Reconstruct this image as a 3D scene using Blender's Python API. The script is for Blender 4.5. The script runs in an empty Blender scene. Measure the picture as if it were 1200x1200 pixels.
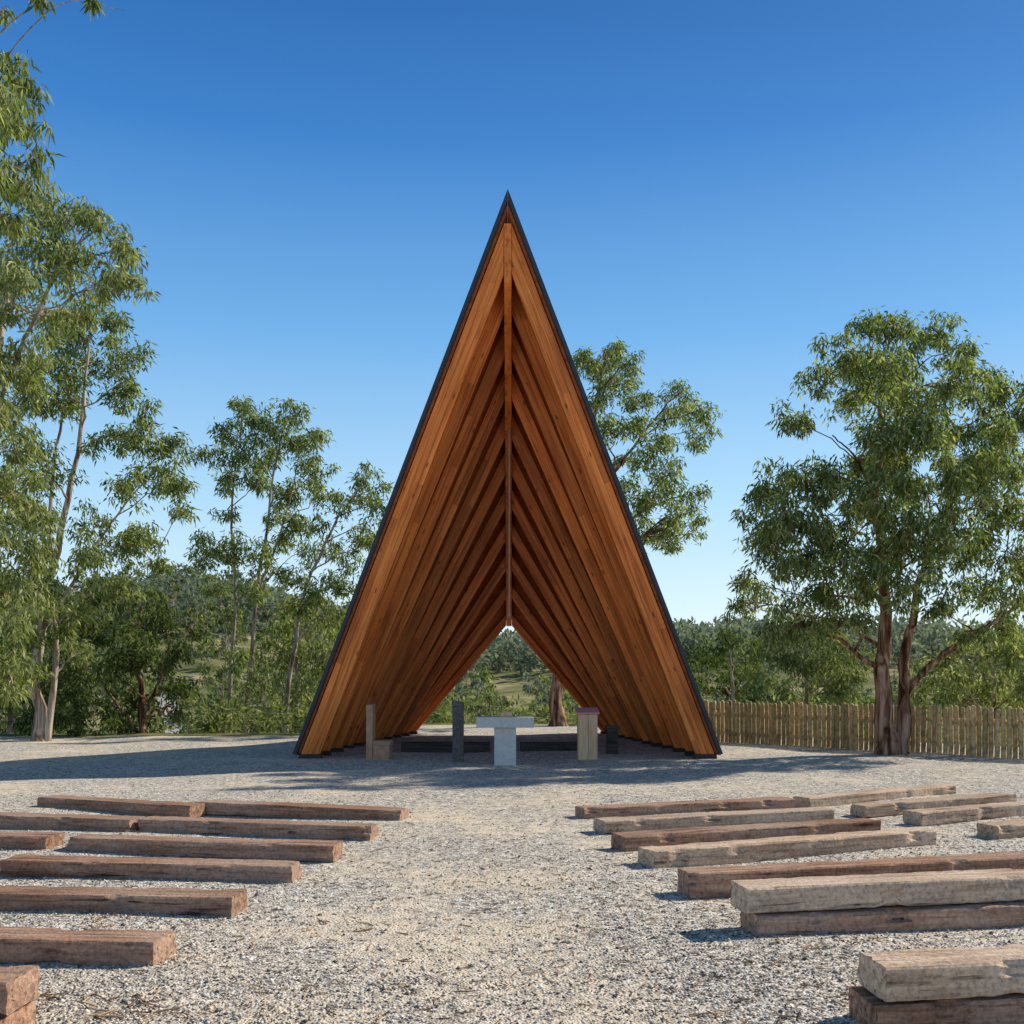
import bpy, bmesh, math, random
import numpy as np
from mathutils import Vector, Matrix, noise as mnoise

scene = bpy.context.scene
COL = scene.collection
rad = math.radians
CAMH, HZ, F = 1.6, 789.0, 1200.0

# ------------------------------------------------------------------ helpers
def P(px, py, D):
    return np.array([(px-600)/F*D, D, CAMH-(py-HZ)/F*D])
def G(px, py):
    D = CAMH*F/(py-HZ)
    return np.array([(px-600)/F*D, D, 0.0])

def tag(o, label=None, cat=None, group=None, kind=None):
    if label: o['label'] = label
    if cat: o['category'] = cat
    if group: o['group'] = group
    if kind: o['kind'] = kind
    return o
def empty(name, loc, label, cat, group=None, rz=0.0):
    o = bpy.data.objects.new(name, None); COL.objects.link(o)
    o.empty_display_size = 0.2
    o.location = loc; o.rotation_euler = (0, 0, rz)
    return tag(o, label, cat, group)
def link(name, me, mat=None, parent=None):
    o = bpy.data.objects.new(name, me); COL.objects.link(o)
    if mat and not me.materials: me.materials.append(mat)
    if parent: o.parent = parent
    return o
def mesh_np(name, V, Fq, mat, smooth=False):
    V = np.asarray(V, dtype=np.float32); Fq = np.asarray(Fq, dtype=np.int32)
    k = Fq.shape[1]; n = len(Fq)
    me = bpy.data.meshes.new(name)
    me.vertices.add(len(V)); me.vertices.foreach_set('co', V.ravel())
    me.loops.add(n*k); me.loops.foreach_set('vertex_index', Fq.ravel())
    me.polygons.add(n); me.polygons.foreach_set('loop_start', np.arange(n, dtype=np.int32)*k)
    if smooth: me.polygons.foreach_set('use_smooth', np.ones(n, dtype=bool))
    me.update(calc_edges=True); me.validate()
    if mat: me.materials.append(mat)
    return me
def mesh_py(name, V, Fc, mat, smooth=False):
    me = bpy.data.meshes.new(name); me.from_pydata([tuple(v) for v in V], [], Fc); me.update()
    if smooth:
        for p in me.polygons: p.use_smooth = True
    if mat: me.materials.append(mat)
    return me
def mesh_bm(name, bm, mat, bevel=0.0, seg=1):
    if bevel > 0:
        bmesh.ops.bevel(bm, geom=list(bm.edges), offset=bevel, segments=seg, affect='EDGES', clamp_overlap=True)
    bmesh.ops.recalc_face_normals(bm, faces=bm.faces)
    me = bpy.data.meshes.new(name); bm.to_mesh(me); bm.free()
    if mat: me.materials.append(mat)
    return me
def bm_box(bm, x0, x1, y0, y1, z0, z1):
    vs = [bm.verts.new(c) for c in [(x0,y0,z0),(x1,y0,z0),(x1,y1,z0),(x0,y1,z0),(x0,y0,z1),(x1,y0,z1),(x1,y1,z1),(x0,y1,z1)]]
    for f in [(0,3,2,1),(4,5,6,7),(0,1,5,4),(1,2,6,5),(2,3,7,6),(3,0,4,7)]:
        bm.faces.new([vs[i] for i in f])
    return vs
def bm_poly(bm, pts, y0, y1):
    """extrude polygon given in xz along y"""
    a = [bm.verts.new((p[0], y0, p[1])) for p in pts]; b = [bm.verts.new((p[0], y1, p[1])) for p in pts]
    bm.faces.new(a); bm.faces.new(list(reversed(b)))
    n = len(pts)
    for i in range(n):
        j = (i+1) % n
        bm.faces.new([a[j], a[i], b[i], b[j]])
class Tubes:
    def __init__(s): s.V = []; s.F = []
    def add(s, pts, rads, sides=6, cap=True):
        pts = [Vector(p) for p in pts]; n0 = len(s.V); prev = None
        for i, p in enumerate(pts):
            d = (pts[min(i+1, len(pts)-1)]-pts[max(i-1, 0)])
            d = d.normalized() if d.length > 1e-9 else Vector((0,0,1))
            if prev is None:
                a = d.cross(Vector((0.31, 0.95, 0.05)))
                if a.length < 1e-3: a = d.cross(Vector((1,0,0)))
            else:
                a = prev - d*prev.dot(d)
            a.normalize(); prev = a; b = d.cross(a)
            for k in range(sides):
                th = 2*math.pi*k/sides
                s.V.append(p + (a*math.cos(th)+b*math.sin(th))*rads[i])
        for i in range(len(pts)-1):
            for k in range(sides):
                k2 = (k+1) % sides
                s.F.append((n0+i*sides+k, n0+i*sides+k2, n0+(i+1)*sides+k2, n0+(i+1)*sides+k))
        if cap and sides == 4:
            e = n0+(len(pts)-1)*sides; s.F.append((e, e+1, e+2, e+3))
    def mesh(s, name, mat): return mesh_py(name, s.V, s.F, mat, smooth=True)

def spline(pts, n):
    """Catmull-Rom resample"""
    pts = [np.array(p, float) for p in pts]
    if len(pts) == 2: return [pts[0]+(pts[1]-pts[0])*i/(n-1) for i in range(n)]
    ext = [2*pts[0]-pts[1]]+pts+[2*pts[-1]-pts[-2]]
    out = []; m = len(pts)-1
    for i in range(n):
        t = i/(n-1)*m; k = min(int(t), m-1); f = t-k
        p0, p1, p2, p3 = ext[k:k+4]
        out.append(0.5*((2*p1)+(-p0+p2)*f+(2*p0-5*p1+4*p2-p3)*f*f+(-p0+3*p1-3*p2+p3)*f**3))
    return out

# ------------------------------------------------------------------ node helpers
def newmat(name):
    m = bpy.data.materials.new(name); m.use_nodes = True
    nt = m.node_tree
    for n in list(nt.nodes): nt.nodes.remove(n)
    out = nt.nodes.new('ShaderNodeOutputMaterial')
    return m, nt, out
def N(nt, typ, **kw):
    n = nt.nodes.new(typ)
    for k, v in kw.items():
        if k == 'inp':
            for kk, vv in v.items(): n.inputs[kk].default_value = vv
        else: setattr(n, k, v)
    return n
def ramp(nt, stops, interp='LINEAR'):
    r = nt.nodes.new('ShaderNodeValToRGB'); cr = r.color_ramp; cr.interpolation = interp
    while len(cr.elements) < len(stops): cr.elements.new(0.5)
    for e, (p, c) in zip(cr.elements, stops):
        e.position = p; e.color = (c[0], c[1], c[2], 1) if not isinstance(c, (int, float)) else (c, c, c, 1)
    return r
def mixc(nt, a, b, fac, mode='MIX'):
    m = nt.nodes.new('ShaderNodeMix'); m.data_type = 'RGBA'; m.blend_type = mode
    for s, v in ((0, fac), (6, a), (7, b)):
        if hasattr(v, 'is_linked'): nt.links.new(v, m.inputs[s])
        elif isinstance(v, (int, float)): m.inputs[s].default_value = v
        else: m.inputs[s].default_value = (*v, 1)
    return m.outputs[2]
def mth(nt, op, a, b=None, clamp=False):
    m = nt.nodes.new('ShaderNodeMath'); m.operation = op; m.use_clamp = clamp
    for i, v in ((0, a), (1, b)):
        if v is None: continue
        if hasattr(v, 'is_linked'): nt.links.new(v, m.inputs[i])
        else: m.inputs[i].default_value = v
    return m.outputs[0]

def wood_mat(name, c_dark, c_mid, c_light, along=0.7, across=16.0, rough=0.6, tone=(0.75, 1.2), bump=0.15, grey=None, cracks=False, planks=False):
    m, nt, out = newmat(name); L = nt.links
    tc = N(nt, 'ShaderNodeTexCoord'); oi = N(nt, 'ShaderNodeObjectInfo')
    off = N(nt, 'ShaderNodeVectorMath', operation='SCALE'); off.inputs[0].default_value = (7.3, 3.1, 5.7)
    rv = mth(nt, 'MULTIPLY', oi.outputs['Random'], 20.0); L.new(rv, off.inputs['Scale'])
    add = N(nt, 'ShaderNodeVectorMath', operation='ADD'); L.new(tc.outputs['Object'], add.inputs[0]); L.new(off.outputs[0], add.inputs[1])
    mp = N(nt, 'ShaderNodeMapping'); mp.inputs['Scale'].default_value = (along, across, across); L.new(add.outputs[0], mp.inputs[0])
    n1 = N(nt, 'ShaderNodeTexNoise', inp={'Scale': 1.0, 'Detail': 5.0, 'Roughness': 0.6, 'Distortion': 0.4}); L.new(mp.outputs[0], n1.inputs['Vector'])
    n2 = N(nt, 'ShaderNodeTexNoise', inp={'Scale': 0.9, 'Detail': 3.0}); L.new(add.outputs[0], n2.inputs['Vector'])
    r = ramp(nt, [(0.3, c_dark), (0.5, c_mid), (0.72, c_light)]); L.new(n1.outputs[0], r.inputs[0])
    c = r.outputs[0]
    if grey:
        mr = ramp(nt, [(0.4, 0.0), (0.62, 1.0)]); L.new(n2.outputs[0], mr.inputs[0])
        c = mixc(nt, c, grey, mth(nt, 'MULTIPLY', mr.outputs[0], 0.45))
    hgt = n1.outputs[0]
    if cracks:
        mp2 = N(nt, 'ShaderNodeMapping'); mp2.inputs['Scale'].default_value = (1.6, 34, 34); L.new(add.outputs[0], mp2.inputs[0])
        n3 = N(nt, 'ShaderNodeTexNoise', inp={'Scale': 1.0, 'Detail': 3.0, 'Distortion': .3}); L.new(mp2.outputs[0], n3.inputs['Vector'])
        n4 = N(nt, 'ShaderNodeTexNoise', inp={'Scale': 38.0, 'Detail': 4.0, 'Roughness': .7}); L.new(add.outputs[0], n4.inputs['Vector'])
        cr = ramp(nt, [(.27, .2), (.38, 1.0), (.62, 1.0), (.70, 1.2)]); L.new(n3.outputs[0], cr.inputs[0])
        c = mixc(nt, c, cr.outputs[0], 1.0, 'MULTIPLY')
        sp = ramp(nt, [(.35, .55), (.5, 1.0), (.66, 1.25)]); L.new(n4.outputs[0], sp.inputs[0])
        c = mixc(nt, c, sp.outputs[0], .85, 'MULTIPLY')
        hgt = mth(nt, 'ADD', mth(nt, 'MULTIPLY', cr.outputs[0], .7), mth(nt, 'MULTIPLY', n4.outputs[0], .8))
    if planks:
        # two boards laminated side by side, butt joints along them, and scattered knots
        sx = N(nt, 'ShaderNodeSeparateXYZ'); L.new(tc.outputs['Object'], sx.inputs[0])
        row = mth(nt, 'FLOOR', mth(nt, 'MULTIPLY', sx.outputs[2], 8.0))
        seg = mth(nt, 'FLOOR', mth(nt, 'ADD', mth(nt, 'MULTIPLY', sx.outputs[0], .34), mth(nt, 'ADD', mth(nt, 'MULTIPLY', row, .37), mth(nt, 'MULTIPLY', oi.outputs['Random'], 7.0))))
        cmb = N(nt, 'ShaderNodeCombineXYZ'); L.new(row, cmb.inputs[0]); L.new(seg, cmb.inputs[1]); L.new(mth(nt, 'MULTIPLY', oi.outputs['Random'], 50.0), cmb.inputs[2])
        wn = N(nt, 'ShaderNodeTexWhiteNoise'); L.new(cmb.outputs[0], wn.inputs['Vector'])
        tv = ramp(nt, [(0, .72), (1, 1.18)]); L.new(wn.outputs['Value'], tv.inputs[0])
        c = mixc(nt, c, tv.outputs[0], 1.0, 'MULTIPLY')
        fr = mth(nt, 'FRACT', mth(nt, 'MULTIPLY', sx.outputs[2], 8.0))
        jl = ramp(nt, [(0, .35), (.05, 1.0), (.95, 1.0), (1.0, .35)]); L.new(fr, jl.inputs[0])
        c = mixc(nt, c, jl.outputs[0], 1.0, 'MULTIPLY')
        mk = N(nt, 'ShaderNodeMapping'); mk.inputs['Scale'].default_value = (2.2, 7, 7); L.new(add.outputs[0], mk.inputs[0])
        vk = N(nt, 'ShaderNodeTexVoronoi', inp={'Scale': 1.0}); L.new(mk.outputs[0], vk.inputs['Vector'])
        kr = ramp(nt, [(.07, .28), (.16, 1.0)]); L.new(vk.outputs['Distance'], kr.inputs[0])
        c = mixc(nt, c, kr.outputs[0], .9, 'MULTIPLY')
    mpr = N(nt, 'ShaderNodeMapRange'); L.new(oi.outputs['Random'], mpr.inputs[0]); mpr.inputs[3].default_value = tone[0]; mpr.inputs[4].default_value = tone[1]
    mpb = N(nt, 'ShaderNodeMapRange'); L.new(n2.outputs[0], mpb.inputs[0]); mpb.inputs[3].default_value = 0.75; mpb.inputs[4].default_value = 1.25
    k = mth(nt, 'MULTIPLY', mpr.outputs[0], mpb.outputs[0])
    sc = N(nt, 'ShaderNodeVectorMath', operation='SCALE'); L.new(c, sc.inputs[0]); L.new(k, sc.inputs['Scale'])
    b = N(nt, 'ShaderNodeBsdfPrincipled', inp={'Roughness': rough}); L.new(sc.outputs[0], b.inputs['Base Color'])
    b.inputs['Specular IOR Level'].default_value = .15 if cracks else .2
    bp = N(nt, 'ShaderNodeBump', inp={'Strength': min(1, bump*3), 'Distance': 0.012}); L.new(hgt, bp.inputs['Height']); L.new(bp.outputs[0], b.inputs['Normal'])
    L.new(b.outputs[0], out.inputs[0])
    return m

def simple_mat(name, c1, c2, scale=8.0, rough=0.7, bump=0.2, metal=0.0):
    m, nt, out = newmat(name); L = nt.links
    tc = N(nt, 'ShaderNodeTexCoord')
    n1 = N(nt, 'ShaderNodeTexNoise', inp={'Scale': scale, 'Detail': 6.0, 'Roughness': 0.65}); L.new(tc.outputs['Object'], n1.inputs['Vector'])
    r = ramp(nt, [(0.3, c1), (0.7, c2)]); L.new(n1.outputs[0], r.inputs[0])
    b = N(nt, 'ShaderNodeBsdfPrincipled', inp={'Roughness': rough, 'Metallic': metal}); L.new(r.outputs[0], b.inputs['Base Color'])
    bp = N(nt, 'ShaderNodeBump', inp={'Strength': bump, 'Distance': 0.01}); L.new(n1.outputs[0], bp.inputs['Height']); L.new(bp.outputs[0], b.inputs['Normal'])
    L.new(b.outputs[0], out.inputs[0]); return m

def leaf_mat(name, stops, trans=0.4, tcol=(1.2, 1.22, 0.55)):
    m, nt, out = newmat(name); L = nt.links
    g = N(nt, 'ShaderNodeNewGeometry')
    r = ramp(nt, stops); L.new(g.outputs['Random Per Island'], r.inputs[0])
    d = N(nt, 'ShaderNodeBsdfDiffuse'); L.new(r.outputs[0], d.inputs[0])
    t = N(nt, 'ShaderNodeBsdfTranslucent'); L.new(mixc(nt, r.outputs[0], tcol, 1.0, 'MULTIPLY'), t.inputs[0])
    mx = N(nt, 'ShaderNodeMixShader', inp={0: trans}); L.new(d.outputs[0], mx.inputs[1]); L.new(t.outputs[0], mx.inputs[2])
    L.new(mx.outputs[0], out.inputs[0]); return m

def bark_mat(name, c1, c2, c3):
    m, nt, out = newmat(name); L = nt.links
    tc = N(nt, 'ShaderNodeTexCoord')
    mp = N(nt, 'ShaderNodeMapping'); mp.inputs['Scale'].default_value = (9, 9, 1.1); L.new(tc.outputs['Object'], mp.inputs[0])
    n1 = N(nt, 'ShaderNodeTexNoise', inp={'Scale': 1.0, 'Detail': 6.0, 'Distortion': 0.6}); L.new(mp.outputs[0], n1.inputs['Vector'])
    r = ramp(nt, [(0.36, c1), (0.5, c2), (0.64, c3)]); L.new(n1.outputs[0], r.inputs[0])
    b = N(nt, 'ShaderNodeBsdfDiffuse'); L.new(r.outputs[0], b.inputs[0])
    bp = N(nt, 'ShaderNodeBump', inp={'Strength': 0.8, 'Distance': 0.035}); L.new(n1.outputs[0], bp.inputs['Height']); L.new(bp.outputs[0], b.inputs['Normal'])
    L.new(b.outputs[0], out.inputs[0]); return m

def island_mat(name, stops, rough=0.8):
    m, nt, out = newmat(name); L = nt.links
    g = N(nt, 'ShaderNodeNewGeometry'); r = ramp(nt, stops); L.new(g.outputs['Random Per Island'], r.inputs[0])
    b = N(nt, 'ShaderNodeBsdfDiffuse'); L.new(r.outputs[0], b.inputs[0])
    L.new(b.outputs[0], out.inputs[0]); return m

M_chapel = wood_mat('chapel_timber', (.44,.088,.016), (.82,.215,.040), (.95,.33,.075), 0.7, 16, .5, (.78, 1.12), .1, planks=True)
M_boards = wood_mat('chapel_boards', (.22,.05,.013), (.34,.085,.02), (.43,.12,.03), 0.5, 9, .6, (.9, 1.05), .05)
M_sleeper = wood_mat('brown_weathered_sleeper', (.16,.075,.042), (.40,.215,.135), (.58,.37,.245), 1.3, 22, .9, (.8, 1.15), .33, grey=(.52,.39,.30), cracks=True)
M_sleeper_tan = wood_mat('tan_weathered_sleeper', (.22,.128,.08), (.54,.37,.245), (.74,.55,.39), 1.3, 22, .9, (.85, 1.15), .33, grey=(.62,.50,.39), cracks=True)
M_darkwood = wood_mat('dark_sleeper', (.035,.025,.018), (.075,.055,.042), (.13,.10,.078), 1.3, 24, .8, (.8, 1.2), .3)
M_greypost = wood_mat('grey_timber', (.085,.068,.058), (.15,.122,.106), (.22,.185,.165), 20, 20, .8, (.9, 1.1), .1)
M_seatwood = wood_mat('pale_seat_timber', (.38,.19,.11), (.50,.27,.16), (.58,.34,.21), 9, 9, .7, (.95, 1.05), .05)
M_lectern = wood_mat('tan_lectern_timber', (.68,.38,.20), (.82,.49,.27), (.88,.57,.34), 30, 3, .7, (.97, 1.03), .03)
M_redtop = wood_mat('reddish_timber', (.60,.22,.20), (.68,.28,.26), (.74,.34,.31), 2, 20, .6, (.97, 1.03), .03)
M_post = wood_mat('fence_timber', (.26,.165,.07), (.54,.37,.175), (.72,.52,.28), 12, 12, .9, (.72, 1.18), .15)
M_stone = simple_mat('pale_stone', (.60,.55,.49), (.74,.69,.62), 14, .8, .15)
M_roof = simple_mat('charcoal_roofing', (.026,.027,.030), (.045,.046,.05), 6, .6, .1)
M_steel = simple_mat('dark_steel', (.02,.02,.022), (.04,.04,.045), 10, .5, .1, .3)
M_pale_rod = simple_mat('pale_steel', (.42,.35,.29), (.55,.46,.38), 10, .4, .05)
M_asphalt = simple_mat('pale_road', (.34,.32,.30), (.44,.42,.39), 3, .9, .1)
M_leaf = leaf_mat('eucalyptus_leaf', [(0, (.07,.105,.036)), (.35, (.155,.205,.07)), (.7, (.28,.325,.13)), (1, (.52,.54,.31))], .48)
M_leaf_dark = leaf_mat('dark_leaf', [(0, (.04,.068,.024)), (.5, (.10,.14,.05)), (1, (.22,.265,.11))], .45)
M_leaf_light = leaf_mat('pale_leaf', [(0, (.10,.135,.045)), (.45, (.23,.275,.105)), (.8, (.40,.42,.20)), (1, (.60,.60,.38))], .48)
M_leaf_far = leaf_mat('distant_leaf', [(0, (.10,.132,.06)), (.5, (.20,.235,.11)), (1, (.35,.375,.19))], .45)  # leaf greens paled to put distance haze into the colour
M_leaf_haze = leaf_mat('hazy_leaf', [(0, (.155,.195,.135)), (.5, (.235,.275,.185)), (1, (.33,.36,.25))], .42, (1, 1, .8))  # hill foliage: stronger aerial haze painted into the leaf colour
M_bark = bark_mat('pale_bark', (.15,.10,.072), (.38,.285,.215), (.60,.51,.42))
M_bark_red = bark_mat('reddish_bark', (.055,.025,.016), (.21,.105,.062), (.46,.30,.21))
M_pebble = island_mat('pebble_stone', [(0, (.08,.077,.075)), (.3, (.28,.25,.22)), (.55, (.52,.46,.385)), (.85, (.76,.69,.58)), (1, (.92,.88,.81))], .75)
M_litter = island_mat('dry_bark_litter', [(0, (.12,.07,.04)), (.5, (.32,.19,.11)), (1, (.50,.35,.22))], .85)

# ------------------------------------------------------------------ terrain
def sm(a, b, x):
    t = np.clip((x-a)/(b-a), 0, 1); return t*t*(3-2*t)
def edge_y(x):
    base = 25.4 + 5.5*sm(-5.5, -3, x)
    right = np.clip(29.5-1.0*(x-3.0), 15.5, 31)
    return np.minimum(base, right)
def terrain(x, y):
    x = np.asarray(x, float); y = np.asarray(y, float)
    ye = edge_y(x)
    z = -5.2*sm(0, 42, y-ye)
    ang = x/np.maximum(y, 20.0)
    amp = 10.0 + 15.0*np.exp(-((ang+0.33)/0.17)**2) + 3.5*np.exp(-((ang-0.3)/0.2)**2) - 1.5*np.exp(-((ang+0.02)/0.1)**2)
    z = z + amp*sm(85, 260, y)
    far = sm(2, 25, y-ye)
    z = z + far*(0.35*np.sin(x*.13+y*.07)+0.25*np.sin(x*.31-y*.19))
    z = z + (1-far)*0.012*(np.sin(x*1.7+y*.9)+np.sin(x*.8-y*2.1))
    return z
def tz(x, y): return float(terrain(x, y))

def axis(lo, a, b, hi, step, grow):
    mid = list(np.arange(a, b+1e-6, step)); up = []; s = step; v = b
    while v < hi: s *= grow; v += s; up.append(v)
    dn = []; s = step; v = a
    while v > lo: s *= grow; v -= s; dn.append(v)
    return np.array(dn[::-1]+mid+up)
xs = axis(-700, -22, 20, 700, .5, 1.08); ys = axis(-60, 2, 40, 1000, .5, 1.06)
XX, YY = np.meshgrid(xs, ys); ZZ = terrain(XX, YY)
nx, ny = len(xs), len(ys)
V = np.stack([XX, YY, ZZ], -1).reshape(-1, 3)
ii = (np.arange(ny-1)[:, None]*nx+np.arange(nx-1)[None, :]).ravel()
Fq = np.stack([ii, ii+1, ii+nx+1, ii+nx], -1)

def ground_mat():
    m, nt, out = newmat('gravel_and_dry_grass'); L = nt.links
    tc = N(nt, 'ShaderNodeTexCoord'); ob = tc.outputs['Object']
    big = N(nt, 'ShaderNodeTexNoise', inp={'Scale': .6, 'Detail': 3.0, 'Roughness': .62}); L.new(ob, big.inputs['Vector'])
    med = N(nt, 'ShaderNodeTexNoise', inp={'Scale': 6.0, 'Detail': 4.0, 'Roughness': .7}); L.new(ob, med.inputs['Vector'])
    v1 = N(nt, 'ShaderNodeTexVoronoi', inp={'Scale': 60.0, 'Randomness': 1.0}); L.new(ob, v1.inputs['Vector'])
    v2 = N(nt, 'ShaderNodeTexVoronoi', inp={'Scale': 28.0, 'Randomness': 1.0}); L.new(ob, v2.inputs['Vector'])
    stones = [(0, (.11,.10,.096)), (.2, (.33,.29,.25)), (.43, (.58,.505,.415)), (.75, (.82,.73,.61)), (1, (.97,.92,.84))]
    s1 = N(nt, 'ShaderNodeSeparateColor'); L.new(v1.outputs['Color'], s1.inputs[0]); r1 = ramp(nt, stones); L.new(s1.outputs[0], r1.inputs[0])
    s2 = N(nt, 'ShaderNodeSeparateColor'); L.new(v2.outputs['Color'], s2.inputs[0]); r2 = ramp(nt, stones); L.new(s2.outputs[1], r2.inputs[0])
    pick = mth(nt, 'GREATER_THAN', s2.outputs[2], .66)
    stone = mixc(nt, r1.outputs[0], r2.outputs[0], pick)
    gap1 = ramp(nt, [(.0, 1.0), (.5, 1.0), (.8, .55)]); L.new(v1.outputs['Distance'], gap1.inputs[0])
    stone = mixc(nt, stone, gap1.outputs[0], .75, 'MULTIPLY')
    sandr = ramp(nt, [(0, (.70,.56,.40)), (1, (.88,.74,.56))]); L.new(s1.outputs[1], sandr.inputs[0])
    sx = N(nt, 'ShaderNodeSeparateXYZ'); L.new(ob, sx.inputs[0])
    ax_ = mth(nt, 'ABSOLUTE', mth(nt, 'ADD', sx.outputs[0], .45))
    aisle = N(nt, 'ShaderNodeMapRange'); L.new(ax_, aisle.inputs[0]); aisle.inputs[1].default_value = .2; aisle.inputs[2].default_value = 2.3; aisle.inputs[3].default_value = .11; aisle.inputs[4].default_value = -.04
    near = N(nt, 'ShaderNodeMapRange'); L.new(sx.outputs[1], near.inputs[0]); near.inputs[1].default_value = 5; near.inputs[2].default_value = 14; near.inputs[3].default_value = 1; near.inputs[4].default_value = 0.0
    comb = mth(nt, 'ADD', mth(nt, 'MULTIPLY', big.outputs[0], .68), mth(nt, 'MULTIPLY', med.outputs[0], .32))
    comb = mth(nt, 'ADD', comb, mth(nt, 'MULTIPLY', aisle.outputs[0], near.outputs[0]))
    sm_ = ramp(nt, [(.50, 0.0), (.63, .8)]); L.new(comb, sm_.inputs[0])
    grav = mixc(nt, stone, sandr.outputs[0], sm_.outputs[0])
    tone = ramp(nt, [(.3, .78), (.7, 1.1)]); L.new(med.outputs[0], tone.inputs[0])
    grav = mixc(nt, grav, tone.outputs[0], 1.0, 'MULTIPLY')
    gn = N(nt, 'ShaderNodeTexNoise', inp={'Scale': .12, 'Detail': 4.0, 'Roughness': .65}); L.new(ob, gn.inputs['Vector'])
    gr = ramp(nt, [(.38, (.14,.17,.065)), (.54, (.27,.25,.12)), (.70, (.54,.43,.26))]); L.new(gn.outputs[0], gr.inputs[0])
    grass = mixc(nt, gr.outputs[0], tone.outputs[0], 1.0, 'MULTIPLY')
    at = N(nt, 'ShaderNodeAttribute', attribute_name='gravel')
    z = mth(nt, 'ADD', at.outputs['Fac'], mth(nt, 'MULTIPLY', mth(nt, 'SUBTRACT', med.outputs[0], .5), .8))
    zr = ramp(nt, [(.4, 0.0), (.6, 1.0)]); L.new(z, zr.inputs[0])
    colr = mixc(nt, grass, grav, zr.outputs[0])
    b = N(nt, 'ShaderNodeBsdfDiffuse'); L.new(colr, b.inputs[0])
    h = mth(nt, 'ADD', mth(nt, 'MULTIPLY', v1.outputs['Distance'], -1.0), mth(nt, 'MULTIPLY', med.outputs[0], 1.6))
    bp = N(nt, 'ShaderNodeBump', inp={'Strength': .6, 'Distance': .016}); L.new(h, bp.inputs['Height']); L.new(bp.outputs[0], b.inputs['Normal'])
    L.new(b.outputs[0], out.inputs[0]); return m
gme = mesh_np('ground', V, Fq, ground_mat(), True)
at = gme.attributes.new('gravel', 'FLOAT', 'POINT')
gv = 1-sm(-.4, 1.6, YY-edge_y(XX))
at.data.foreach_set('value', gv.astype(np.float32).ravel())
tag(link('ground', gme), kind='structure')

# road down in the valley
rp = spline([(-28, 88), (-32, 98), (-37, 112), (-45, 132)], 40)
RV = []
for i, p in enumerate(rp):
    d = rp[min(i+1, 39)]-rp[max(i-1, 0)]; d = d/np.linalg.norm(d); n = np.array([-d[1], d[0]])
    for k in range(5):
        q = p+n*(k-2)*.55; RV.append((q[0], q[1], tz(q[0], q[1])+.06))
RF = [(i*5+k, i*5+k+1, i*5+k+6, i*5+k+5) for i in range(39) for k in range(4)]
tag(link('road', mesh_py('road', RV, RF, M_asphalt)), kind='structure')

# ------------------------------------------------------------------ trees
def leaves(c, d, Ls, Ws, rng):
    n = len(c); d = d/np.linalg.norm(d, axis=1, keepdims=True)
    s = np.cross(d, rng.normal(size=(n, 3))); s /= np.linalg.norm(s, axis=1, keepdims=True)+1e-9
    L = (Ls*rng.uniform(.65, 1.25, n))[:, None]; W = (Ws*rng.uniform(.7, 1.3, n))[:, None]
    mid = c+d*L*.42+np.array([0, 0, 1.0])*L*.06
    V = np.stack([c, mid+s*W, c+d*L, mid-s*W], 1).reshape(-1, 3)
    return V, np.arange(n*4).reshape(-1, 4)

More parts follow.
